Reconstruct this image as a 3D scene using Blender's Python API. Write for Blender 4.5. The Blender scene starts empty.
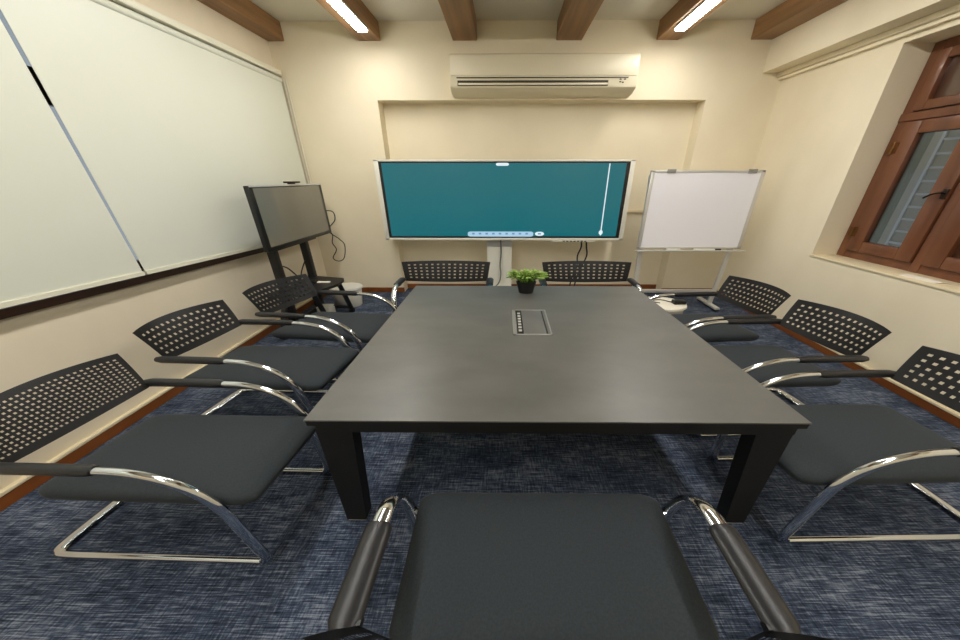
import bpy, bmesh, math, random
from mathutils import Matrix, Vector
random.seed(7)
R = math.radians
scene = bpy.context.scene
COL = scene.collection

# ------------------------------------------------------------------ materials
def new_mat(name):
    m = bpy.data.materials.new(name); m.use_nodes = True
    nt = m.node_tree
    return m, nt, nt.nodes['Principled BSDF']

def lin(c):
    return tuple((v/255/12.92 if v/255 <= .04045 else ((v/255+.055)/1.055)**2.4) for v in c) + (1,)

def mat(name, rgb, rough=.5, metal=0., noise=None, bump=0., spec=.5, coat=0., sheen=0.):
    """noise = (scale xyz, second rgb, lo, hi): position noise that mixes in a second colour"""
    m, nt, p = new_mat(name)
    p.inputs['Base Color'].default_value = lin(rgb)
    p.inputs['Roughness'].default_value = rough
    p.inputs['Metallic'].default_value = metal
    p.inputs['Specular IOR Level'].default_value = spec
    p.inputs['Coat Weight'].default_value = coat
    p.inputs['Sheen Weight'].default_value = sheen
    if noise:
        sc, rgb2, lo, hi = noise
        tc = nt.nodes.new('ShaderNodeTexCoord'); mp = nt.nodes.new('ShaderNodeMapping')
        mp.inputs['Scale'].default_value = sc
        nz = nt.nodes.new('ShaderNodeTexNoise'); nz.inputs['Scale'].default_value = 1; nz.inputs['Detail'].default_value = 5
        rp = nt.nodes.new('ShaderNodeMapRange'); rp.inputs['From Min'].default_value = lo; rp.inputs['From Max'].default_value = hi
        mx = nt.nodes.new('ShaderNodeMix'); mx.data_type = 'RGBA'
        mx.inputs[6].default_value = lin(rgb); mx.inputs[7].default_value = lin(rgb2)
        L = nt.links.new
        L(tc.outputs['Object'], mp.inputs[0]); L(mp.outputs[0], nz.inputs['Vector']); L(nz.outputs[0], rp.inputs[0])
        L(rp.outputs[0], mx.inputs[0]); L(mx.outputs[2], p.inputs['Base Color'])
        if bump:
            b = nt.nodes.new('ShaderNodeBump'); b.inputs['Strength'].default_value = bump; b.inputs['Distance'].default_value = .004
            L(nz.outputs[0], b.inputs['Height']); L(b.outputs[0], p.inputs['Normal'])
    return m

def emit(name, rgb, strength, rough=.2, base=(5, 5, 5)):
    m, nt, p = new_mat(name)
    p.inputs['Base Color'].default_value = lin(base)
    p.inputs['Roughness'].default_value = rough
    p.inputs['Emission Color'].default_value = lin(rgb)
    p.inputs['Emission Strength'].default_value = strength
    return m

def carpet_mat():
    m, nt, p = new_mat('carpet_blue_grey')
    L = nt.links.new
    geo = nt.nodes.new('ShaderNodeNewGeometry')
    def nz(scale, detail=4, rough=.65):
        mp = nt.nodes.new('ShaderNodeMapping'); mp.inputs['Scale'].default_value = scale
        n = nt.nodes.new('ShaderNodeTexNoise'); n.inputs['Scale'].default_value = 1
        n.inputs['Detail'].default_value = detail; n.inputs['Roughness'].default_value = rough
        L(geo.outputs['Position'], mp.inputs[0]); L(mp.outputs[0], n.inputs['Vector']); return n.outputs[0]
    a = nz((8, 190, 1)); b = nz((95, 16, 1)); c = nz((2.2, 6, 1), 3)
    def math2(op, x, y):
        n = nt.nodes.new('ShaderNodeMath'); n.operation = op
        for i, v in enumerate((x, y)):
            if isinstance(v, (int, float)): n.inputs[i].default_value = v
            else: L(v, n.inputs[i])
        return n.outputs[0]
    s = math2('ADD', math2('ADD', math2('MULTIPLY', a, .55), math2('MULTIPLY', b, .3)), math2('MULTIPLY', c, .22))
    cr = nt.nodes.new('ShaderNodeValToRGB')
    e = cr.color_ramp.elements
    e[0].position = .42; e[0].color = lin((24, 29, 39))
    e[1].position = .70; e[1].color = lin((150, 157, 170))
    k = cr.color_ramp.elements.new(.54); k.color = lin((60, 70, 89))
    L(s, cr.inputs[0]); L(cr.outputs[0], p.inputs['Base Color'])
    p.inputs['Roughness'].default_value = .95; p.inputs['Specular IOR Level'].default_value = .1
    bp = nt.nodes.new('ShaderNodeBump'); bp.inputs['Strength'].default_value = .5; bp.inputs['Distance'].default_value = .006
    L(s, bp.inputs['Height']); L(bp.outputs[0], p.inputs['Normal'])
    return m

M = {}
M['wall'] = mat('wall_cream', (234, 224, 199), .75, noise=((1.2, 2, 1.2), (227, 216, 190), .4, .7), spec=.25)
M['wall_shaded'] = mat('wall_cream_shaded', (230, 219, 196), .75, noise=((1.2, 2, 1.2), (223, 211, 187), .4, .7), spec=.25)  # same cream wall, weaker light below the blinds put into its colour
M['ceiling'] = mat('ceiling_cream', (222, 219, 206), .85, noise=((1, 1, 1), (214, 211, 198), .4, .7), spec=.2)
M['beam'] = mat('beam_wood', (156, 117, 76), .5, noise=((14, .8, 14), (116, 84, 52), .35, .7), bump=.1)
M['window_wood'] = mat('window_wood', (116, 72, 46), .38, noise=((9, 9, .9), (92, 54, 34), .35, .7), coat=.2)
M['skirting'] = mat('skirting_wood', (134, 76, 30), .4, noise=((9, .9, 9), (108, 58, 22), .35, .7))
M['bead'] = mat('cream_bead', (226, 212, 178), .5)
M['carpet'] = carpet_mat()
M['blind'] = mat('blind_fabric', (216, 219, 207), .33, noise=((.6, .6, .6), (211, 214, 200), .4, .7), spec=.35)
M['blind_white'] = mat('blind_white_metal', (226, 224, 205), .35)
M['dark_wood'] = mat('dark_sill_wood', (62, 40, 28), .4, noise=((9, .9, 9), (44, 28, 20), .35, .7))
M['table_top'] = mat('table_top_charcoal', (88, 88, 84), .37, noise=((3.0, 6, 3), (100, 99, 95), .35, .75), spec=.5)
M['table_edge'] = mat('table_frame_black', (10, 10, 10), .6)
M['fabric'] = mat('seat_fabric', (46, 53, 58), .85, noise=((160, 160, 160), (41, 45, 48), .35, .7), bump=.08, spec=.25, sheen=.05)
M['plastic'] = mat('back_plastic', (25, 25, 26), .42)
M['armpad'] = mat('arm_pad_black', (30, 30, 32), .36)
M['chrome'] = mat('chrome', (220, 224, 230), .1, 1.)
M['alu'] = mat('aluminium', (212, 211, 207), .38, .45)
M['white_plastic'] = mat('white_plastic', (228, 226, 214), .35)
M['ac'] = mat('aircon_plastic', (226, 217, 190), .4)
M['ac_dark'] = mat('aircon_slot', (60, 52, 40), .6)
M['black'] = mat('black_plastic', (20, 20, 21), .35)
M['black_metal'] = mat('black_metal', (26, 25, 25), .42)
M['tv_glass'] = mat('screen_glass_reflection', (116, 112, 100), .2, spec=1.0, coat=.6)  # beige base colour stands in for the cream wall mirrored in the screen
M['teal'] = emit('teal_screen', (16, 102, 112), 1.0, .25)
M['ui_white'] = emit('screen_white', (225, 240, 245), 1.0)
M['ui_blue'] = emit('screen_pale_blue', (170, 205, 228), 1.0)
M['ui_icon'] = emit('screen_icon', (110, 150, 190), 1.0)
M['led'] = emit('led_strip', (255, 252, 246), 48, base=(200, 200, 200))
M['board'] = mat('whiteboard_enamel', (242, 242, 250), .22, spec=.5)
M['cable'] = mat('cable_black', (22, 20, 19), .5)
M['cable_grey'] = mat('cable_grey', (110, 112, 110), .5)
M['leaf'] = mat('leaf_green', (112, 150, 56), .5, noise=((40, 40, 40), (172, 196, 100), .4, .65))
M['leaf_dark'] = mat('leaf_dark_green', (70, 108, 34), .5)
M['soil'] = mat('soil', (40, 30, 22), .9)
M['grey_plate'] = mat('grey_cover', (98, 98, 96), .4)
M['grey_frame'] = mat('grey_frame', (150, 150, 146), .35, .4)
M['bin_white'] = mat('bin_white', (222, 220, 210), .4)
M['paper'] = mat('paper', (238, 232, 216), .7)
M['brass'] = mat('aged_brass', (120, 84, 50), .35, .9)
M['iron'] = mat('dark_iron', (60, 48, 42), .35, .8)
M['facade'] = mat('facade_grey', (112, 118, 104), .8)
M['facade_line'] = mat('facade_line', (196, 198, 200), .7)
M['facade_pale'] = mat('facade_pale', (166, 164, 152), .7)

def glass_mat(name, tint, rough=.02):
    m, nt, p = new_mat(name)
    p.inputs['Base Color'].default_value = lin(tint)
    p.inputs['Roughness'].default_value = rough
    p.inputs['Transmission Weight'].default_value = 1
    p.inputs['IOR'].default_value = 1.45
    return m
M['glass'] = glass_mat('window_glass', (225, 232, 226))
M['glass_dark'] = mat('dark_pane', (70, 42, 30), .1, coat=.5)

# ------------------------------------------------------------------ mesh helpers
def B(): return bmesh.new()

def box(bm, x0, x1, y0, y1, z0, z1, bev=0., seg=2):
    vs = [bm.verts.new((x, y, z)) for x in (x0, x1) for y in (y0, y1) for z in (z0, z1)]
    q = [(0, 1, 3, 2), (4, 6, 7, 5), (0, 4, 5, 1), (2, 3, 7, 6), (0, 2, 6, 4), (1, 5, 7, 3)]
    fs = [bm.faces.new([vs[i] for i in f]) for f in q]
    if bev > 0:
        es = list({e for f in fs for e in f.edges})
        bmesh.ops.bevel(bm, geom=es, offset=bev, segments=seg, profile=.5, affect='EDGES')

def prism(bm, pts, axis, a0, a1):
    """closed polygon extruded along an axis; pts are the two other coordinates in xyz order"""
    def P(p, a):
        return {'x': (a, p[0], p[1]), 'y': (p[0], a, p[1]), 'z': (p[0], p[1], a)}[axis]
    A = [bm.verts.new(P(p, a0)) for p in pts]; Bv = [bm.verts.new(P(p, a1)) for p in pts]
    n = len(pts)
    bm.faces.new(A); bm.faces.new(Bv[::-1])
    for i in range(n): bm.faces.new((A[i], Bv[i], Bv[(i+1) % n], A[(i+1) % n]))
    bmesh.ops.recalc_face_normals(bm, faces=bm.faces[:])

def smooth_path(pts, sub=6):
    pts = [Vector(p) for p in pts]; out = []
    n = len(pts)
    for i in range(n-1):
        p0 = pts[max(i-1, 0)]; p1 = pts[i]; p2 = pts[i+1]; p3 = pts[min(i+2, n-1)]
        for k in range(sub):
            t = k/sub
            out.append(.5*((2*p1)+(-p0+p2)*t+(2*p0-5*p1+4*p2-p3)*t*t+(-p0+3*p1-3*p2+p3)*t**3))
    out.append(pts[-1]); return out

def tube(bm, pts, r, n=10, closed=False, sx=1.):
    """tube along a polyline; sx widens its section along x"""
    pts = [Vector(p) for p in pts]; m = len(pts); rings = []
    up = Vector((0, 0, 1)); prev = None
    for i, p in enumerate(pts):
        a = pts[(i-1) % m] if (closed or i > 0) else p
        b = pts[(i+1) % m] if (closed or i < m-1) else p
        t = (b-a).normalized()
        if prev is None:
            u = t.cross(up)
            if u.length < .05: u = t.cross(Vector((0, 1, 0)))
        else:
            u = prev - t*prev.dot(t)
        u.normalize(); prev = u; w = t.cross(u)
        rr = r[i] if isinstance(r, (list, tuple)) else r
        ring = []
        for k in range(n):
            o = (u*math.cos(2*math.pi*k/n)+w*math.sin(2*math.pi*k/n))*rr
            o.x *= sx
            ring.append(bm.verts.new(p+o))
        rings.append(ring)
    for i in range(m if closed else m-1):
        A = rings[i]; C = rings[(i+1) % m]
        for k in range(n): bm.faces.new((A[k], A[(k+1) % n], C[(k+1) % n], C[k]))
    if not closed:
        bm.faces.new(rings[0][::-1]); bm.faces.new(rings[-1])
    bmesh.ops.recalc_face_normals(bm, faces=bm.faces[:])

def lathe(bm, prof, cx, cy, sx=1., sy=1., n=32, cap0=True, cap1=True):
    rings = [[bm.verts.new((cx+r*sx*math.cos(2*math.pi*k/n), cy+r*sy*math.sin(2*math.pi*k/n), z)) for k in range(n)] for r, z in prof]
    for A, C in zip(rings, rings[1:]):
        for k in range(n): bm.faces.new((A[k], A[(k+1) % n], C[(k+1) % n], C[k]))
    if cap0: bm.faces.new(rings[0][::-1])
    if cap1: bm.faces.new(rings[-1])
    bmesh.ops.recalc_face_normals(bm, faces=bm.faces[:])

def build(name, bm, material, parent=None, smooth=False, angle=40):
    me = bpy.data.meshes.new(name); bm.to_mesh(me); bm.free()
    me.materials.append(material)
    if smooth:
        for p in me.polygons: p.use_smooth = True
        try: me.set_sharp_from_angle(angle=R(angle))
        except Exception: pass
    o = bpy.data.objects.new(name, me); COL.objects.link(o)
    if parent:
        o.parent = parent
        o.matrix_parent_inverse = Matrix.Translation(parent.location).inverted()   # meshes are laid out in room coordinates
    return o

def tag(o, label, cat, group=None, kind=None):
    o['label'] = label; o['category'] = cat
    if group: o['group'] = group
    if kind: o['kind'] = kind
    return o

def thing(name, label, cat, loc, group=None, kind=None):
    o = bpy.data.objects.new(name, None); o.location = loc; o.empty_display_size = .1
    COL.objects.link(o)
    return tag(o, label, cat, group, kind)

def bxo(name, dims, m, parent=None, bev=0., seg=2):
    bm = B(); box(bm, *dims, bev=bev, seg=seg)
    return build(name, bm, m, parent, smooth=bev > 0)

# ------------------------------------------------------------------ the room
XL, XR, YB, YR, ZC = -2.80, 3.38, 4.62, -1.7, 3.31
bm = B(); box(bm, XL-.35, XR+.40, YR-.15, YB+.4, -.12, 0)
tag(build('floor', bm, M['carpet']), 'blue grey streaked carpet covering the meeting room floor', 'floor', kind='structure')
bm = B(); box(bm, XL-.35, XR+.40, YR-.15, YB+.4, ZC, ZC+.15)
tag(build('ceiling', bm, M['ceiling']), 'cream ceiling between the brown beams', 'ceiling', kind='structure')

# back wall with an alcove reaching down to the floor
AX0, AX1, AZ, AD = -1.60, 2.52, 2.555, .19
bm = B()
box(bm, XL-.3, AX0, YB, YB+.35, 0, ZC); box(bm, AX1, XR+.35, YB, YB+.35, 0, ZC)
box(bm, AX0, AX1, YB, YB+.35, AZ, ZC); box(bm, AX0, AX1, YB+AD, YB+.35, 0, AZ)
tag(build('wall_back', bm, M['wall']), 'cream end wall with a wide shallow alcove behind the teal display', 'wall', kind='structure')
bm = B(); box(bm, AX0, AX1, YB+AD-.03, YB+AD, 1.20, 1.24, .006)
tag(build('trim_1', bm, M['bead'], smooth=True), 'cream ledge across the alcove behind the display', 'ledge', kind='structure')
bm = B(); box(bm, XL-.3, XR+.35, YR-.15, YR, 0, ZC)
tag(build('wall_rear', bm, M['wall']), 'cream wall behind the viewer', 'wall', kind='structure')

# left wall with a long window opening behind the blinds
LY0, LY1, LZ0, LZ1 = -.9, 4.25, 1.0, 2.66
bm = B()
box(bm, XL-.30, XL, YR, YB, 0, LZ0); box(bm, XL-.30, XL, YR, YB, LZ1, ZC)
box(bm, XL-.30, XL, YR, LY0, LZ0, LZ1); box(bm, XL-.30, XL, LY1, YB, LZ0, LZ1)
tag(build('wall_left', bm, M['wall_shaded']), 'cream side wall under and around the roller blinds', 'wall', kind='structure')

# right wall with a deep window opening
WY0, WY1, WZ0, WZ1 = 1.96, 3.345, .905, 2.705
bm = B()
box(bm, XR, XR+.34, YR, YB, 0, WZ0); box(bm, XR, XR+.34, YR, YB, WZ1, ZC)
box(bm, XR, XR+.34, YR, WY0, WZ0, WZ1); box(bm, XR, XR+.34, WY1, YB, WZ0, WZ1)
tag(build('wall_right', bm, M['wall']), 'cream side wall with the deep wooden window', 'wall', kind='structure')

# soffit along the right wall with its moulding
bm = B(); box(bm, 3.125, XR, YR, YB, 2.82, ZC)
tag(build('trim_2', bm, M['wall']), 'cream boxed soffit running along the top of the window wall', 'soffit', kind='structure')
bm = B(); box(bm, 3.30, XR, YR, YB, 2.775, 2.82, .006); box(bm, 3.335, XR, YR, YB, 2.745, 2.775, .006)
tag(build('trim_3', bm, M['wall'], smooth=True), 'cream moulding under the soffit above the window', 'moulding', kind='structure')

# skirtings
def skirting(name, dims, bead, label):
    bm = B(); box(bm, *dims, bev=.004, seg=1)
    o = tag(build(name, bm, M['skirting']), label, 'baseboard', kind='structure')
    bm = B(); box(bm, *bead, bev=.005)
    build('bead', bm, M['bead'], o, smooth=True)
skirting('baseboard_left', (XL, XL+.03, YR, YB, 0, .075), (XL, XL+.035, YR, YB, .075, .098), 'brown wooden skirting under the roller blinds')
skirting('baseboard_right', (XR-.03, XR, YR, YB, 0, .07), (XR-.035, XR, YR, YB, .07, .09), 'brown wooden skirting along the window wall')
bm = B(); box(bm, XL+.03, AX0, YB-.015, YB, 0, .075); box(bm, AX1, XR-.03, YB-.015, YB, 0, .075); box(bm, AX0, AX1, YB+AD-.015, YB+AD, 0, .075)
tag(build('baseboard_back', bm, M['skirting']), 'brown wooden skirting along the end wall', 'baseboard', kind='structure')

# beams
BZ = 3.13
beams = [(-2.80, -2.60), (-1.72, -1.46), (-.61, -.325), (.605, .905), (1.775, 2.03), (2.87, 3.124)]
bl = ['brown ceiling beam hard against the blind wall', 'brown ceiling beam carrying the light bar nearer the blinds',
      'bare brown ceiling beam above the left end of the air conditioner', 'bare brown ceiling beam above the right half of the air conditioner',
      'brown ceiling beam carrying the light bar nearer the window', 'brown ceiling beam against the window wall soffit']
for (a, b), l in zip(beams, bl):
    bm = B(); box(bm, a, b, YR, YB, BZ, ZC, .006, 1)
    tag(build('ceiling_beam', bm, M['beam']), l, 'beam', 'ceiling beams', 'structure')

# light bars on two beams
for x0, x1, side, l in ((-1.58, -1.485, 'blinds', 'long white light bar under the beam nearer the blinds'), (1.825, 1.92, 'window', 'long white light bar under the beam nearer the window')):
    t = thing('light_bar', l, 'ceiling light', ((x0+x1)/2, 2.0, BZ), 'linear ceiling lights')
    bxo('housing', (x0-.012, x1+.012, -1.45, 4.28, BZ-.018, BZ-.001), M['white_plastic'], t)
    bxo('diffuser', (x0, x1, -1.44, 4.27, BZ-.034, BZ-.018), M['led'], t)

# ------------------------------------------------------------------ left window, blinds
w = thing('window_1', 'dark glazed window hidden behind the roller blinds', 'window', (XL-.2, 1.7, LZ0), kind='structure')
bm = B(); X0, X1 = XL-.22, XL-.16
for y in (LY0, .8, 2.5, LY1-.06): box(bm, X0, X1, y, y+.06, LZ0, LZ1)
for z, h in ((LZ0, .06), (2.10, .20), (LZ1-.06, .06)): box(bm, X0+.002, X1+.002, LY0, LY1, z, z+h)
build('window_frame', bm, M['dark_wood'], w)
bxo('pane', (XL-.20, XL-.19, LY0, LY1, LZ0, LZ1), M['glass'], w)
bm = B()
prism(bm, [(-1.4, 1.065), (4.50, .865), (4.50, .915), (-1.4, 1.115)], 'x', XL, XL+.05)
build('sill', bm, M['dark_wood'], w)

def blind(y0, y1, za, zb, label, cord_y=None, d0=0., d1=0.):
    xb = XL+.075
    t = thing('roller_blind', label, 'blind', (xb, (y0+y1)/2, 2.76), 'roller blinds')
    bm = B(); ya, yb = y0+d0-.004, y1+d1+(.02 if d1 == 0 else .004)
    box(bm, XL+.003, XL+.10, ya, yb, 2.79, 2.845, .012)
    build('headrail', bm, M['blind_white'], t, True)
    bm = B(); tube(bm, [(xb-.01, y0+d0, 2.75), (xb-.01, y1+d1, 2.75)], .028, 16)
    build('roller_tube', bm, M['blind'], t, True)
    bm = B()      # fabric, thin, hanging to a slightly sloping rail
    for (xx) in (0,):
        prism(bm, [(y0, za), (y1, zb), (y1+d1, 2.75), (y0+d0, 2.75)], 'x', xb-.0015, xb+.0015)
    build('fabric', bm, M['blind'], t)
    bm = B()
    prism(bm, [(y0, za-.028), (y1, zb-.028), (y1, zb), (y0, za)], 'x', xb-.012, xb+.012)
    build('bottom_rail', bm, M['blind_white'], t)
    if cord_y:
        bm = B(); tube(bm, smooth_path([(xb+.02, cord_y, 2.76), (xb+.012, cord_y, 2.0), (xb+.015, cord_y+.005, 1.2), (xb+.02, cord_y, 1.1)]), .006, 8)
        tube(bm, [(xb+.05, cord_y, 2.76), (xb+.045, cord_y, 1.1)], .006, 8)
        build('pull_cord', bm, M['blind_white'], t, True)
    return t
def rail_z(y): return 1.03+.028 + (y-1.5)*(-.037)
blind(2.218, 4.56, rail_z(2.218), rail_z(4.56), 'cream roller blind with a pull cord behind the black screen cart', 4.585, d0=-.052)
blind(-1.2, 2.20, rail_z(-1.2), rail_z(2.20), 'cream roller blind on the viewer\'s side of the dark slit', d1=-.062)

# ------------------------------------------------------------------ right window
FX = XR+.29
w = thing('window_2', 'brown wooden casement window in a deep cream reveal', 'window', (FX, 2.55, WZ0), kind='structure')
f0, f1 = FX-.03, FX+.04
bm = B()
box(bm, f0, f1, WY1-.085, WY1, WZ0, WZ1, .006, 1); box(bm, f0, f1, WY0, WY0+.085, WZ0, WZ1, .006, 1)
box(bm, f0+.002, f1, WY0+.085, WY1-.085, WZ0, WZ0+.075); box(bm, f0+.002, f1, WY0+.085, WY1-.085, WZ1-.07, WZ1)
box(bm, f0-.01, f1-.002, WY0+.002, WY1-.002, 2.13, 2.20, .006, 1)
box(bm, f0-.005, f1-.003, 2.622, 2.692, WZ0+.001, WZ1-.001, .006, 1)
build('window_frame', bm, M['window_wood'], w, True)
def sash(y0, y1, z0, z1, wd, wz, m, name, lbl=None):
    bm = B(); s0, s1 = FX-.055, FX+.02
    box(bm, s0, s1, y0, y0+wd, z0, z1, .008, 2); box(bm, s0, s1, y1-wd, y1, z0, z1, .008, 2)
    box(bm, s0, s1, y0+wd, y1-wd, z0, z0+wz, .008, 2); box(bm, s0, s1, y0+wd, y1-wd, z1-wz, z1, .008, 2)
    o = build(name, bm, M['window_wood'], w, True)
    bm = B(); box(bm, FX-.012, FX-.006, y0+wd-.01, y1-wd+.01, z0+wz-.01, z1-wz+.01)
    g = build('pane', bm, m, o)
    return o
s1_ = sash(2.697, WY1-.09, WZ0+.08, 2.125, .125, .10, M['glass'], 'sash')
sash(WY0+.09, 2.617, WZ0+.08, 2.125, .125, .10, M['glass_dark'], 'sash')
sash(2.697, WY1-.09, 2.205, WZ1-.075, .075, .07, M['glass_dark'], 'fanlight')
sash(WY0+.09, 2.617, 2.205, WZ1-.075, .075, .07, M['glass_dark'], 'fanlight')
# handle and hinges
bm = B(); box(bm, FX-.066, FX-.054, 2.70, 2.735, 1.51, 1.59, .004)
tube(bm, smooth_path([(FX-.06, 2.717, 1.555), (FX-.09, 2.717, 1.56), (FX-.10, 2.74, 1.555), (FX-.095, 2.78, 1.54), (FX-.085, 2.82, 1.515)]), .008, 8)
build('window_handle', bm, M['iron'], w, True)
for z in (1.17, 1.92):
    bm = B(); tube(bm, [(FX-.058, WY1-.088, z-.05), (FX-.058, WY1-.088, z+.05)], .012, 8)
    box(bm, FX-.060, FX-.052, WY1-.12, WY1-.05, z-.045, z+.045)
    build('hinge', bm, M['brass'], w, True)
bm = B(); box(bm, XR-.010, FX-.02, WY0-.03, WY1+.01, WZ0-.016, WZ0+.004, .004)
build('sill', bm, M['bead'], w, True)
# folded paper slip on the sill
bm = B(); prism(bm, [(0, 0), (.06, .010), (.12, .002), (.12, .004), (.06, .013), (0, .003)], 'y', 2.32, 2.56)
bmesh.ops.translate(bm, verts=bm.verts[:], vec=(XR+.03, 0, WZ0+.0045))
tag(build('paper_slip', bm, M['paper']), 'folded cream paper slip lying on the window sill', 'paper')
# neighbouring facade seen through the glass
bm = B(); box(bm, 5.6, 5.8, .5, 7.2, -1, 4)
fc = build('building_facade', bm, M['facade']); tag(fc, 'pale grey building front seen through the window glass', 'building', kind='structure')
bm = B(); box(bm, 5.57, 5.6, 3.75, 4.62, -.4, 3.4)
sh = build('louvred_shutter', bm, M['facade_pale'], fc)
for y0 in (4.02, 4.48):
    bxo('upright', (5.545, 5.57, y0, y0+.03, -.4, 3.4), M['facade_line'], sh)
for i in range(22):
    bxo('rung', (5.55, 5.57, 4.02, 4.51, -.3+i*.16, -.275+i*.16), M['facade_line'], sh)

# ------------------------------------------------------------------ air conditioner
t = thing('air_conditioner', 'long cream wall air conditioner above the display', 'air conditioner', (.45, YB, 2.6))
prof = [(4.617, 2.957), (4.42, 2.955), (4.40, 2.94), (4.394, 2.66), (4.402, 2.636), (4.43, 2.615), (4.50, 2.588), (4.617, 2.575)]
bm = B(); prism(bm, prof, 'x', -.640, 1.550)
bmesh.ops.bevel(bm, geom=[e for e in bm.edges if abs(e.verts[0].co.x-e.verts[1].co.x) < 1e-4], offset=.012, segments=2, affect='EDGES')
build('casing', bm, M['ac'], t, True, 25)
bm = B(); box(bm, -.625, 1.535, 4.388, 4.398, 2.745, 2.925, .004); build('front_panel', bm, M['ac'], t, True)
bm = B(); box(bm, -.56, 1.44, 4.388, 4.398, 2.722, 2.731); build('upper_slot', bm, M['ac_dark'], t)
bm = B(); box(bm, -.55, 1.21, 4.387, 4.42, 2.650, 2.700); build('outlet', bm, M['ac_dark'], t)
bm = B(); box(bm, -.54, 1.205, 4.378, 4.40, 2.655, 2.675, .003); build('louver', bm, M['ac'], t, True)
for x, z in ((1.34, 2.705), (1.39, 2.705), (1.34, 2.68), (1.37, 2.675)): bxo('indicator', (x, x+.022, 4.388, 4.40, z, z+.010), M['ac_dark'], t)

# ------------------------------------------------------------------ teal interactive display on white stand
YD = 4.30
t = thing('interactive_display', 'huge white-framed display with a teal screen on a white column stand', 'display', (-.06, YD+.1, 0))
bm = B()
x0, x1, z0, z1 = -1.655, 1.650, .882, 1.878
box(bm, x0, x1, YD+.02, YD+.09, z0, z1, .012)
box(bm, x0, x0+.058, YD-.005, YD+.03, z0, z1, .006); box(bm, x1-.058, x1, YD-.005, YD+.03, z0, z1, .006)
box(bm, x0, x1, YD-.005, YD+.03, z1-.022, z1, .006); box(bm, x0, x1, YD-.005, YD+.03, z0, z0+.03, .006)
build('frame', bm, M['white_plastic'], t, True)
bxo('bezel', (x0+.05, x1-.05, YD+.004, YD+.03, z0+.025, z1-.018), M['black'], t)
sc = bxo('screen', (x0+.095, x1-.105, YD+.001, YD+.02, z0+.055, z1-.038), M['teal'], t)
def ui(name, dims, m, r=0.):
    bm = B(); X0, X1, Z0, Z1 = dims
    if r:
        pts = []
        for cx, cz, a0 in ((X1-r*2, Z1-r, 0), (X0+r*2, Z1-r, 90), (X0+r*2, Z0+r, 180), (X1-r*2, Z0+r, 270)):
            for k in range(7):
                a = R(a0+15*k); pts.append((cx+2*r*math.cos(a), cz+r*math.sin(a)))
        prism(bm, pts, 'y', YD-.002, YD+.0005)
    else: box(bm, X0, X1, YD-.002, YD+.0005, Z0, Z1)
    return build(name, bm, m, sc)
ui('pull_tab', (-.105, .06, 1.808, 1.842), M['ui_white'], .015)
tb = ui('toolbar', (-.50, .405, .932, 1.0), M['ui_blue'], .02)
ui('round_button', (.428, .553, .943, .998), M['ui_white'], .026)
ui('slider_line', (1.325, 1.339, .95, 1.835), M['ui_white'])
ui('slider_knob', (1.305, 1.357, .96, 1.02), M['ui_white'], .02)
for i in range(9): bxo('toolbar_icon', (-.44+i*.092, -.405+i*.092, YD-.003, YD-.0015, .961, .984), M['ui_icon'], sc)
bxo('button_icon', (.468, .512, YD-.003, YD-.0015, .961, .980), M['ui_icon'], sc)
bm = B(); box(bm, .66, 1.27, YD+.0, YD+.06, .858, .884, .006); cs = build('control_strip', bm, M['white_plastic'], t, True)
for i in range(7): bxo('button', (.82+i*.05, .848+i*.05, YD-.006, YD+.003, .864, .876), M['black'], cs)
bm = B(); box(bm, -.245, .115, YD+.10, YD+.18, .03, .99, .012); box(bm, -.08, -.055, YD+.088, YD+.10, .03, .76)
build('column', bm, M['white_plastic'], t, True)
bxo('column_collar', (-.25, .12, YD+.092, YD+.185, .775, .99), M['alu'], t, .004)
bm = B(); box(bm, -.75, .62, YD-.20, YD+.30, .004, .03, .01); build('base_plate', bm, M['white_plastic'], t, True)
bm = B(); box(bm, x0+.3, x1-.3, YD+.09, YD+.12, 1.0, 1.7, .01); build('rear_cover', bm, M['white_plastic'], t, True)
for z in (1.26, 1.50): bxo('side_port', (x0-.006, x0+.01, YD+.02, YD+.035, z, z+.025), M['cable_grey'], t)
bm = B(); tube(bm, smooth_path([(-.045, YD+.072, .9), (-.042, YD+.075, .7), (-.055, YD+.075, .5), (-.045, YD+.07, .35), (-.09, YD+.06, .22), (-.25, YD+.05, .10)]), .009, 8)
tag(build('power_cable', bm, M['cable_grey'], None, True), 'grey cable hanging down the white display column', 'cable')
for dx, l in ((0, 'black cable dropping from the display control strip, nearer the column'), (.07, 'black cable dropping from the display control strip, nearer the whiteboard')):
    bm = B(); s = 1 if dx else -1
    tube(bm, smooth_path([(1.085+dx, YD+.02, .862), (1.09+dx*1.1, YD+.02, .78), (1.085+dx+.03*s, YD+.03, .66), (1.06+dx, YD+.03, .5), (1.0+dx, YD+.04, .3), (.98+dx, YD+.05, .035)]), .011, 8)
    tag(build('black_cable', bm, M['cable'], None, True), l, 'cable', 'display cables')

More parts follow.
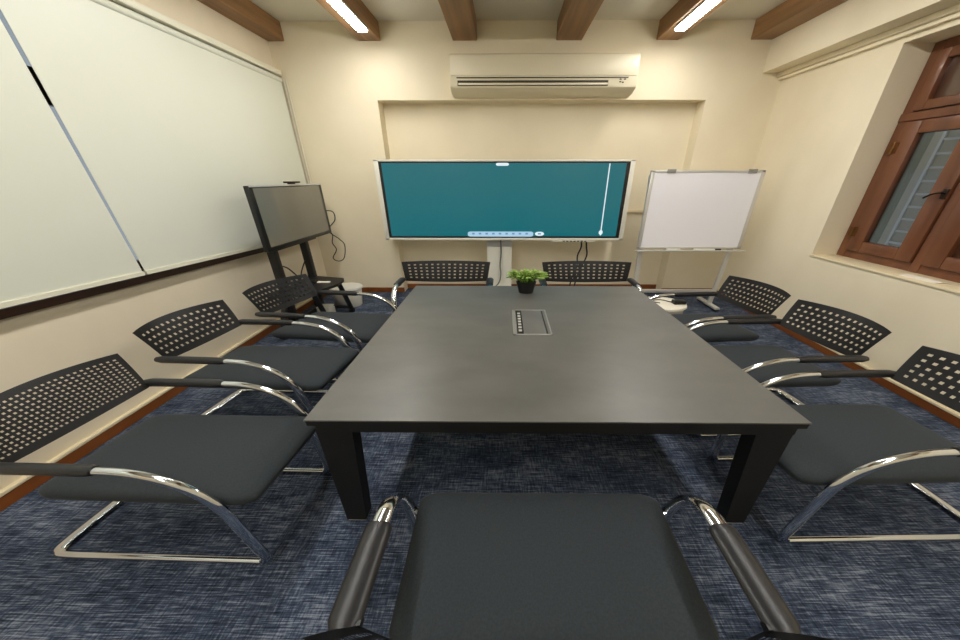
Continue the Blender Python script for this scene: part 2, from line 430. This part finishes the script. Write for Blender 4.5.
# ------------------------------------------------------------------ black screen on a wheeled cart
CX = -2.33
t = thing('television_cart', 'black flat television on a black wheeled cart beside the blinds', 'television', (-2.3, 3.55, 0))
ty0, ty1, tz0, tz1 = 2.99, 4.20, .998, 1.604
bm = B(); box(bm, CX-.09, CX-.03, ty0+.05, ty1-.05, tz0+.03, tz1-.04, .01); box(bm, CX-.05, CX, ty0, ty1, tz0, tz1, .008)
build('television_case', bm, M['black'], t, True)
bxo('screen', (CX-.002, CX+.003, ty0+.045, ty1-.06, tz0+.042, tz1-.022), M['tv_glass'], t)
bxo('top_strip', (CX-.02, CX+.006, ty0+.01, ty1-.01, tz1-.012, tz1+.004), M['alu'], t)
bxo('mount_bar', (CX-.16, CX-.10, ty0+.2, ty1-.25, tz0-.04, tz0+.10), M['black_metal'], t, .006)
for y in (3.24, 3.80):
    bxo('post', (CX-.20, CX-.12, y-.035, y+.035, .10, 1.35), M['black_metal'], t, .006)
bm = B()
prism(bm, [(-2.56, 3.05), (-2.20, 3.15), (-2.12, 3.25), (-2.015, 3.5), (-2.03, 3.68), (-2.06, 3.74), (-2.46, 3.83), (-2.56, 3.84)], 'z', .475, .505)
build('shelf', bm, M['black_metal'], t)
for (a, b) in (((-2.04, 3.57, .476), (-2.08, 3.80, .06)), ((-2.16, 3.22, .476), (-2.15, 3.36, .06)), ((-2.52, 3.76, .476), (-2.56, 3.84, .06)), ((-2.44, 3.15, .475), (-2.5, 3.02, .06))):
    bm = B(); tube(bm, [a, b], .022, 8, sx=1.5); build('leg', bm, M['black_metal'], t, True)
bm = B(); tube(bm, [(-2.08, 3.80, .075), (-2.56, 3.84, .075)], .022, 8); tube(bm, [(-2.15, 3.36, .075), (-2.5, 3.02, .075)], .022, 8); tube(bm, [(-2.47, 3.84, .11), (-2.47, 3.03, .11)], .022, 8)
build('base_bar', bm, M['black_metal'], t, True)
for (x, y) in ((-2.08, 3.80), (-2.15, 3.36), (-2.56, 3.84), (-2.5, 3.02)):
    bm = B(); tube(bm, [(x-.03, y, .032), (x+.03, y, .032)], .03, 14); build('caster', bm, M['black'], t, True)
# camera on top
t = thing('webcam', 'small dark camera bar clipped on top of the black television', 'camera', (CX-.02, 3.64, 1.6))
bm = B(); box(bm, CX-.05, CX+.03, 3.56, 3.74, 1.618, 1.636, .006); build('body', bm, M['iron'], t, True)
bm = B(); box(bm, CX-.04, CX+.0, 3.61, 3.69, 1.6075, 1.619, .003); build('clip', bm, M['iron'], t, True)
bm = B(); tube(bm, [(CX+.028, 3.655, 1.627), (CX+.040, 3.655, 1.627)], .008, 10); build('lens', bm, M['black'], t, True)
# remote on the shelf
t = thing('remote_control', 'slim pale remote lying on the television cart shelf', 'remote', (-2.2, 3.6, .506))
bm = B(); box(bm, -2.28, -2.13, 3.52, 3.56, .506, .522, .005); build('body', bm, M['paper'], t, True)
bm = B(); box(bm, -2.39, -2.30, 3.50, 3.60, .506, .530, .005)
tag(build('adapter', bm, M['black'], None, True), 'small black adapter lying beside the remote on the cart shelf', 'adapter')
# television cables
bm = B()
tube(bm, smooth_path([(-2.36, 4.215, 1.28), (-2.33, 4.34, 1.25), (-2.34, 4.36, 1.14), (-2.40, 4.25, 1.02), (-2.36, 4.40, .88), (-2.33, 4.46, .78), (-2.37, 4.45, .60), (-2.45, 4.43, .55), (-2.52, 4.42, .60), (-2.45, 4.43, .72), (-2.48, 4.42, .82), (-2.42, 4.36, .95), (-2.43, 4.24, 1.05)], 8), .0065, 8)
tag(build('loose_cable', bm, M['cable'], None, True), 'thin black cable looping down from the far end of the black television', 'cable')
bm = B()
tube(bm, smooth_path([(-2.55, 3.62, .508), (-2.56, 3.60, .58), (-2.60, 3.55, .68), (-2.62, 3.5, .72)]), .008, 6)
tube(bm, smooth_path([(-2.55, 3.64, .508), (-2.52, 3.66, .62), (-2.47, 3.70, .74)]), .008, 6)
tag(build('cable_stub', bm, M['cable'], None, True), 'short black cable ends standing up behind the cart shelf', 'cable')

# bins
t = thing('waste_bin', 'white round-lidded tub on the floor behind the television cart', 'bin', (-2.2, 4.08, 0))
bm = B(); lathe(bm, [(.155, .002), (.16, .01), (.19, .25), (.185, .26)], -2.23, 4.06, 1.1, .8); build('body', bm, M['bin_white'], t, True)
bm = B(); lathe(bm, [(.20, .255), (.21, .265), (.205, .285), (.12, .292)], -2.23, 4.06, 1.1, .8); build('lid', bm, M['bin_white'], t, True)
t = thing('plastic_box', 'low white plastic box on the floor under the television cart', 'box', (-2.36, 3.92, 0))
bm = B(); box(bm, -2.43, -2.25, 3.58, 3.73, .002, .14, .025, 3); build('body', bm, M['bin_white'], t, True)
bm = B(); box(bm, -2.425, -2.255, 3.585, 3.725, .14, .155, .006); build('lid', bm, M['white_plastic'], t, True)

t = thing('round_bin', 'low cream round-topped bin on the floor below the whiteboard', 'bin', (1.98, 3.42, 0))
bm = B(); lathe(bm, [(.19, .002), (.20, .01), (.225, .25)], 1.93, 3.46, 1.2, .92); build('body', bm, M['bin_white'], t, True)
bm = B(); lathe(bm, [(.23, .25), (.245, .262), (.24, .285), (.20, .298), (.10, .302)], 1.93, 3.46, 1.2, .92); build('lid', bm, M['paper'], t, True)
bm = B(); box(bm, 2.03, 2.17, 3.36, 3.44, .303, .345, .006)
tag(build('black_case', bm, M['black'], None, True), 'small black case lying on the round bin lid', 'case')
bm = B(); tube(bm, smooth_path([(2.03, 3.42, .312), (1.95, 3.50, .309), (1.86, 3.50, .309), (1.82, 3.44, .309), (1.88, 3.40, .309)]), .005, 6)
tag(build('thin_cable', bm, M['cable'], None, True), 'thin cable curled on the round bin lid', 'cable')

# ------------------------------------------------------------------ whiteboard easel
YE = 4.0
t = thing('whiteboard_easel', 'white dry-erase board on an aluminium easel in the corner', 'whiteboard', (2.4, YE, 0))
ex0, ex1, ez0, ez1 = 1.735, 3.075, .835, 1.752
bxo('board', (ex0+.03, ex1-.03, YE-.008, YE+.012, ez0+.02, ez1-.02), M['board'], t)
bm = B()
box(bm, ex0, ex0+.045, YE-.014, YE+.016, ez0, ez1, .004); box(bm, ex1-.045, ex1, YE-.014, YE+.016, ez0, ez1, .004)
box(bm, ex0, ex1, YE-.014, YE+.016, ez1-.025, ez1, .004); box(bm, ex0, ex1, YE-.014, YE+.016, ez0, ez0+.022, .004)
build('board_frame', bm, M['alu'], t, True)
for x in (1.92, 2.87): bxo('paper_clip', (x, x+.10, YE-.024, YE-.006, ez1-.03, ez1+.012), M['grey_frame'], t, .004)
bm = B(); box(bm, ex0-.02, ex1+.02, YE-.075, YE-.008, ez0-.028, ez0-.018, .003); box(bm, ex0-.02, ex1+.02, YE-.078, YE-.068, ez0-.026, ez0-.006, .003)
build('pen_tray', bm, M['alu'], t, True)
for xt, xb in ((ex0+.03, ex0+.10), (ex1-.04, ex1-.15)):
    bm = B(); prism(bm, [(xb-.028, .05), (xb+.028, .05), (xt+.028, ez1-.05), (xt-.028, ez1-.05)], 'y', YE+.018, YE+.048)
    build('leg', bm, M['alu'], t)
    bxo('foot', (xb-.035, xb+.035, YE-.16, YE+.28, .03, .06), M['alu'], t, .006)
    for y in (YE-.14, YE+.26):
        bm = B(); tube(bm, [(xb-.02, y, .016), (xb+.02, y, .016)], .0155, 12); build('caster', bm, M['black'], t, True)
bxo('cross_bar', (ex0+.09, ex1-.13, YE+.02, YE+.045, .215, .262), M['alu'], t, .004)
for (x0, x1, mm, l) in ((2.45, 2.80, M['black'], 'long dark marker lying in the whiteboard tray'), (2.10, 2.28, M['white_plastic'], 'short white marker lying in the whiteboard tray')):
    m_ = thing('marker', l, 'marker', (x0, YE-.045, ez0-.005), 'whiteboard markers')
    bm = B(); tube(bm, [(x0, YE-.045, ez0-.005), (x1-.08, YE-.045, ez0-.005)], .0125, 10); build('barrel', bm, M['white_plastic'], m_, True)
    bm = B(); tube(bm, [(x1-.08, YE-.045, ez0-.005), (x1, YE-.045, ez0-.005)], .0127, 10); build('cap', bm, mm, m_, True)

# ------------------------------------------------------------------ table
TX0, TX1, TY0, TY1, TZ = -.848, 1.293, .975, 2.745, .74
t = thing('conference_table', 'large charcoal meeting table with black legs in the middle of the room', 'table', (.215, 1.86, 0))
TF = TX1-.058        # the top narrows a little towards the display
bm = B(); prism(bm, [(TX0, TY0), (TX1, TY0), (TF, TY1), (TX0+.012, TY1)], 'z', TZ-.007, TZ); build('tabletop', bm, M['table_top'], t)
bm = B(); prism(bm, [(TX0+.004, TY0+.003), (TX1-.004, TY0+.003), (TF-.004, TY1-.003), (TX0+.016, TY1-.003)], 'z', TZ-.034, TZ-.007); build('edge_band', bm, M['table_edge'], t)
bm = B()
box(bm, TX0+.03, TX1-.03, TY0+.014, TY0+.06, .660, TZ-.034); box(bm, TX0+.03, TX1-.075, TY1-.06, TY1-.02, .660, TZ-.034)
box(bm, TX0+.03, TX0+.10, TY0+.06, TY1-.06, .660, TZ-.034); box(bm, TX1-.13, TX1-.075, TY0+.06, TY1-.06, .660, TZ-.034)
build('apron', bm, M['table_edge'], t)
def table_leg(xo, sgn, y0, y1):
    bm = B()     # outer edge upright, inner edge tapering towards the foot
    prism(bm, [(xo, .662), (xo+sgn*.165, .662), (xo+sgn*.108, .012), (xo+sgn*.006, .012)], 'y', y0, y1)
    lg = build('leg', bm, M['table_edge'], t)
    bm = B(); a, b = sorted((xo+sgn*.010, xo+sgn*.104)); box(bm, a, b, y0+.004, y1-.004, .001, .012)
    build('foot_pad', bm, M['alu'], lg)
for y0, y1 in ((TY0+.035, TY0+.105), (TY1-.20, TY1-.13)):
    k = .008 if y0 < 2 else .16
    table_leg(TX0+k, 1, y0, y1); table_leg(TX1-k, -1, y0, y1)

# cable box in the table top
t = thing('table_socket_box', 'grey rectangular power outlet box set into the table top', 'outlet box', (.19, 1.96, TZ))
bx0, bx1, by0, by1 = .062, .322, 1.752, 2.168
bm = B()
box(bm, bx0, bx1, by0, by0+.014, TZ-.02, TZ+.004, .002, 1); box(bm, bx0, bx1, by1-.014, by1, TZ-.02, TZ+.004, .002, 1)
box(bm, bx0, bx0+.028, by0, by1, TZ-.02, TZ+.004, .002, 1); box(bm, bx1-.012, bx1, by0, by1, TZ-.02, TZ+.004, .002, 1)
build('frame', bm, M['grey_frame'], t, True)
bxo('cover', (bx0+.072, bx1-.038, by0+.012, by1-.012, TZ-.015, TZ+.003), M['grey_plate'], t, .002)
sl = bxo('slot', (bx0+.026, bx0+.074, by0+.012, by1-.012, TZ-.015, TZ+.0012), M['black'], t)
bxo('hinge_gap', (bx1-.04, bx1-.028, by0+.012, by1-.012, TZ-.015, TZ+.0012), M['black'], t)
bxo('edge_strip', (bx1-.028, bx1-.01, by0+.012, by1-.012, TZ-.015, TZ+.003), M['grey_plate'], t)
for i in range(7):
    y = by0+.05+i*.047; bxo('socket', (bx0+.040, bx0+.062, y, y+.026, TZ+.001, TZ+.003), M['alu'], sl)

# plant
PX, PY = .198, 2.56
t = thing('potted_plant', 'small green leafy plant in a black pot on the table', 'plant', (PX, PY, TZ))
bm = B(); lathe(bm, [(.060, TZ+.001), (.064, TZ+.006), (.088, TZ+.098), (.090, TZ+.106), (.080, TZ+.106), (.078, TZ+.09)], PX, PY, 1, .52, 24, True, False)
pot = build('pot', bm, M['black'], t, True)
bm = B(); lathe(bm, [(.078, TZ+.088), (.04, TZ+.094)], PX, PY, 1, .52, 20); build('soil', bm, M['soil'], pot, True)
def leaves(n, seed, name, m, zs):
    rnd = random.Random(seed); bm = B()
    for i in range(n):
        a = rnd.uniform(0, 2*math.pi); rr = rnd.uniform(.25, 1.0)**.7; h = rnd.uniform(.4, 1.0)
        d = Vector((math.cos(a)*.215*rr, math.sin(a)*.105*rr, 0))
        base = Vector((PX, PY, TZ+.09))+d*.22
        tip = Vector((PX, PY, TZ+.10+zs*h*(1-.55*rr*rr)+.02))+d
        mid = (base+tip)/2+Vector((0, 0, .03+.02*h))
        side = Vector((-math.sin(a)*1.7, math.cos(a)*.8, rnd.uniform(-.5, .5))); side = side.normalized()*rnd.uniform(.007, .012)
        L = [(base, .35), (base.lerp(mid, .6), .8), (mid.lerp(tip, .35), 1.0), (mid.lerp(tip, .75), .75)]
        rows = [(bm.verts.new(p-side*k), bm.verts.new(p+Vector((0, 0, .002)), ), bm.verts.new(p+side*k)) for p, k in L]
        tv = bm.verts.new(tip)
        for A, C in zip(rows, rows[1:]):
            bm.faces.new((A[0], A[1], C[1], C[0])); bm.faces.new((A[1], A[2], C[2], C[1]))
        bm.faces.new((rows[-1][0], rows[-1][1], tv)); bm.faces.new((rows[-1][1], rows[-1][2], tv))
    build(name, bm, m, t, True)
leaves(130, 3, 'foliage', M['leaf'], .115)
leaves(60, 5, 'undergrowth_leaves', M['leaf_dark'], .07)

# ------------------------------------------------------------------ chairs
def make_chair(label, loc, ang, sx=2.0, theta=0., rear=.205, fine=False, bulge=.05, lean=.035, low=.18):
    """Visitor chair facing local +x with its origin on the floor below the start of the chrome curve.
    ang: facing direction, theta: small turn; the room's width runs wider than its depth, sx carries that."""
    rot = Matrix.Rotation(R(ang+theta), 4, 'Z')
    T = Matrix.Translation(loc) @ Matrix.Diagonal((sx, 1, 1, 1)) @ rot
    t = thing('visitor_chair', label, 'chair', loc, 'black visitor chairs around the table')
    def fin(name, bm, m, parent=None, smooth=True, angle=40):
        bm.transform(T); bmesh.ops.recalc_face_normals(bm, faces=bm.faces[:])
        return build(name, bm, m, parent or t, smooth, angle)
    W = .272; WF = .246      # the floor runners stand a little closer together
    side = [(-rear-.005, .652), (-.10, .652), (0, .652), (.055, .642), (.105, .612), (.148, .56), (.175, .49), (.190, .42), (.202, .28), (.212, .12)]
    path = []
    for s in (-1, 1):
        p = [Vector((x, s*(W if z > .6 else WF+(W-WF)*z/.6), z)) for x, z in side]
        p += [Vector((.215, s*WF, .05)), Vector((.205, s*WF, .018)), Vector((.17, s*WF, .0155)), Vector((-.10, s*WF, .0155)), Vector((-.275, s*WF, .0155)), Vector((-.306, s*(WF-.010), .0155)), Vector((-.320, s*(WF-.05), .0155))]
        path.append(p)
    pts = smooth_path(path[0]+[Vector((-.322, 0, .0155))]+path[1][::-1], 5)
    bm = B(); tube(bm, pts, .0148, 12); fin('frame', bm, M['chrome'])
    for s in (-1, 1):
        bm = B(); pp = smooth_path([(-rear-.022, s*W, .654), (-rear*.5, s*W, .655), (-.01, s*W, .653)], 5)
        rad = [.016]+[.0222]*(len(pp)-2)+[.0185]
        tube(bm, pp, rad, 14); fin('armrest', bm, M['armpad'])
    # cross rails carrying the seat
    bm = B()
    tube(bm, [(.189, -W+.008, .425), (.16, -W+.06, .410), (.16, W-.06, .410), (.189, W-.008, .425)], .010, 8)
    fin('seat_rail', bm, M['chrome'])
    # seat: rounded outline in rings
    def outline(off, z):
        a, b, cr = -.236+off, .250-off, .046-off*.25
        hw = .247-off; hb = hw-.004; o = []
        for cx, cyy, a0 in ((b-cr, hw-cr, 0), (a+cr, hb-cr, 90), (a+cr, -(hb-cr), 180), (b-cr, -(hw-cr), 270)):
            for k in range(9):
                an = R(a0+k*11.25); x = cx+cr*math.cos(an)
                o.append((x, cyy+cr*math.sin(an), z-.012*max(0, (x-.16)/.1)**2))
        return o
    bm = B(); rings = []
    for off, z in ((.04, .408), (.012, .412), (.003, .424), (0, .44), (.002, .455), (.010, .465), (.026, .471), (.06, .4735), (.12, .4745)):
        rings.append([bm.verts.new(p) for p in outline(off, z)])
    n = len(rings[0])
    for A, C in zip(rings, rings[1:]):
        for k in range(n): bm.faces.new((A[k], A[(k+1) % n], C[(k+1) % n], C[k]))
    bm.faces.new(rings[0][::-1]); bm.faces.new(rings[-1])
    fin('seat', bm, M['fabric'], angle=80)
    # backrest: curved perforated shell
    nc, nr = (27, 11) if fine else (14, 5)
    us = [-1.0]; m0 = .085 if not fine else .05; pit = (2-2*m0)/nc
    for i in range(nc):
        c = -1+m0+(i+.5)*pit; hw = pit*(.195 if not fine else .22); us += [c-hw, c+hw]
    us.append(1.0)
    vs = [0.0]; v0, v1 = .12, .90; pv = (v1-v0)/nr
    for i in range(nr):
        c = v0+(i+.5)*pv; hh = pv*(.185 if not fine else .22); vs += [c-hh, c+hh]
    vs.append(1.0)
    zb, zt = .622, .840
    def P(u, v):
        hw = .254+.020*v
        return Vector((-rear-.005-lean*v-.012*v*v-bulge*(1-u*u)*(low+(1-low)*v), u*hw, zb+(zt-zb)*v-.003*(u*u)*v+.014*(u*u)*(1-v)))
    bm = B()
    G = [[bm.verts.new(P(u, v)) for u in us] for v in vs]
    fs = []
    for j in range(len(vs)-1):
        for i in range(len(us)-1):
            if j % 2 == 1 and i % 2 == 1: continue       # a hole
            fs.append(bm.faces.new((G[j][i], G[j][i+1], G[j+1][i+1], G[j+1][i])))
    bmesh.ops.solidify(bm, geom=bm.faces[:], thickness=.008)
    fin('backrest', bm, M['plastic'], smooth=True, angle=30)
    for s in (-1, 1):
        bm = B(); y0, y1 = sorted((s*(W-.022), s*(W-.012)))
        prism(bm, [(-rear-.014, .640), (-rear+.008, .644), (-rear+.002, .660), (-rear-.004, .664), (-rear-.014, .664)], 'y', y0, y1)
        fin('back_bracket', bm, M['plastic'], smooth=False)
    return t

make_chair('black mesh-backed chair at the blind side of the table, nearest the viewer', (-1.53, 1.065, 0), 0, theta=-2, fine=True)
make_chair('black perforated chair at the blind side of the table, middle of three', (-1.65, 1.83, 0), 0, theta=-4)
make_chair('black perforated chair at the blind side of the table, in front of the television cart', (-1.49, 2.49, 0), 0, theta=-10)
make_chair('black perforated chair at the window side of the table, nearest the viewer', (1.81, 1.18, 0), 180, theta=2.5)
make_chair('black perforated chair at the window side of the table, middle of three', (1.76, 1.875, 0), 180, theta=4)
make_chair('black perforated chair at the window side of the table, nearest the whiteboard', (1.675, 2.485, 0), 180, theta=6)
make_chair('black perforated chair at the far table end, below the blind half of the display', (-.635, 3.01, 0), -90, sx=1.78)
make_chair('black perforated chair at the far table end, nearer the whiteboard', (.905, 3.01, 0), -90, sx=1.78)
make_chair('black mesh-backed chair at the near table end, closest to the viewer', (.150, .615, 0), 90, sx=2.02, rear=.245, fine=True, lean=.078, bulge=.085, low=.85)

# ------------------------------------------------------------------ world, camera, view
wd = bpy.data.worlds.new('night_sky'); scene.world = wd; wd.use_nodes = True
bg = wd.node_tree.nodes['Background']
bg.inputs[0].default_value = (.50, .54, .64, 1); bg.inputs[1].default_value = .85

cam = bpy.data.cameras.new('camera'); co = bpy.data.objects.new('camera', cam); COL.objects.link(co)
cam.sensor_fit = 'HORIZONTAL'; cam.sensor_width = 36; cam.lens = 36*303/960
cam.shift_x = -21.4/960; cam.clip_start = .01
co.location = (0, 0, 1.67)
co.rotation_euler = (R(90-25.13), 0, R(.47))
scene.camera = co
scene.view_settings.view_transform = 'Standard'; scene.view_settings.look = 'None'
scene.view_settings.gamma = 1; scene.view_settings.use_curve_mapping = False
scene.view_settings.exposure = 0
scene.cycles.max_bounces = 10; scene.cycles.diffuse_bounces = 6; scene.cycles.glossy_bounces = 4
scene.cycles.caustics_reflective = False; scene.cycles.caustics_refractive = False
scene.cycles.use_denoising = True; scene.cycles.sample_clamp_indirect = 6
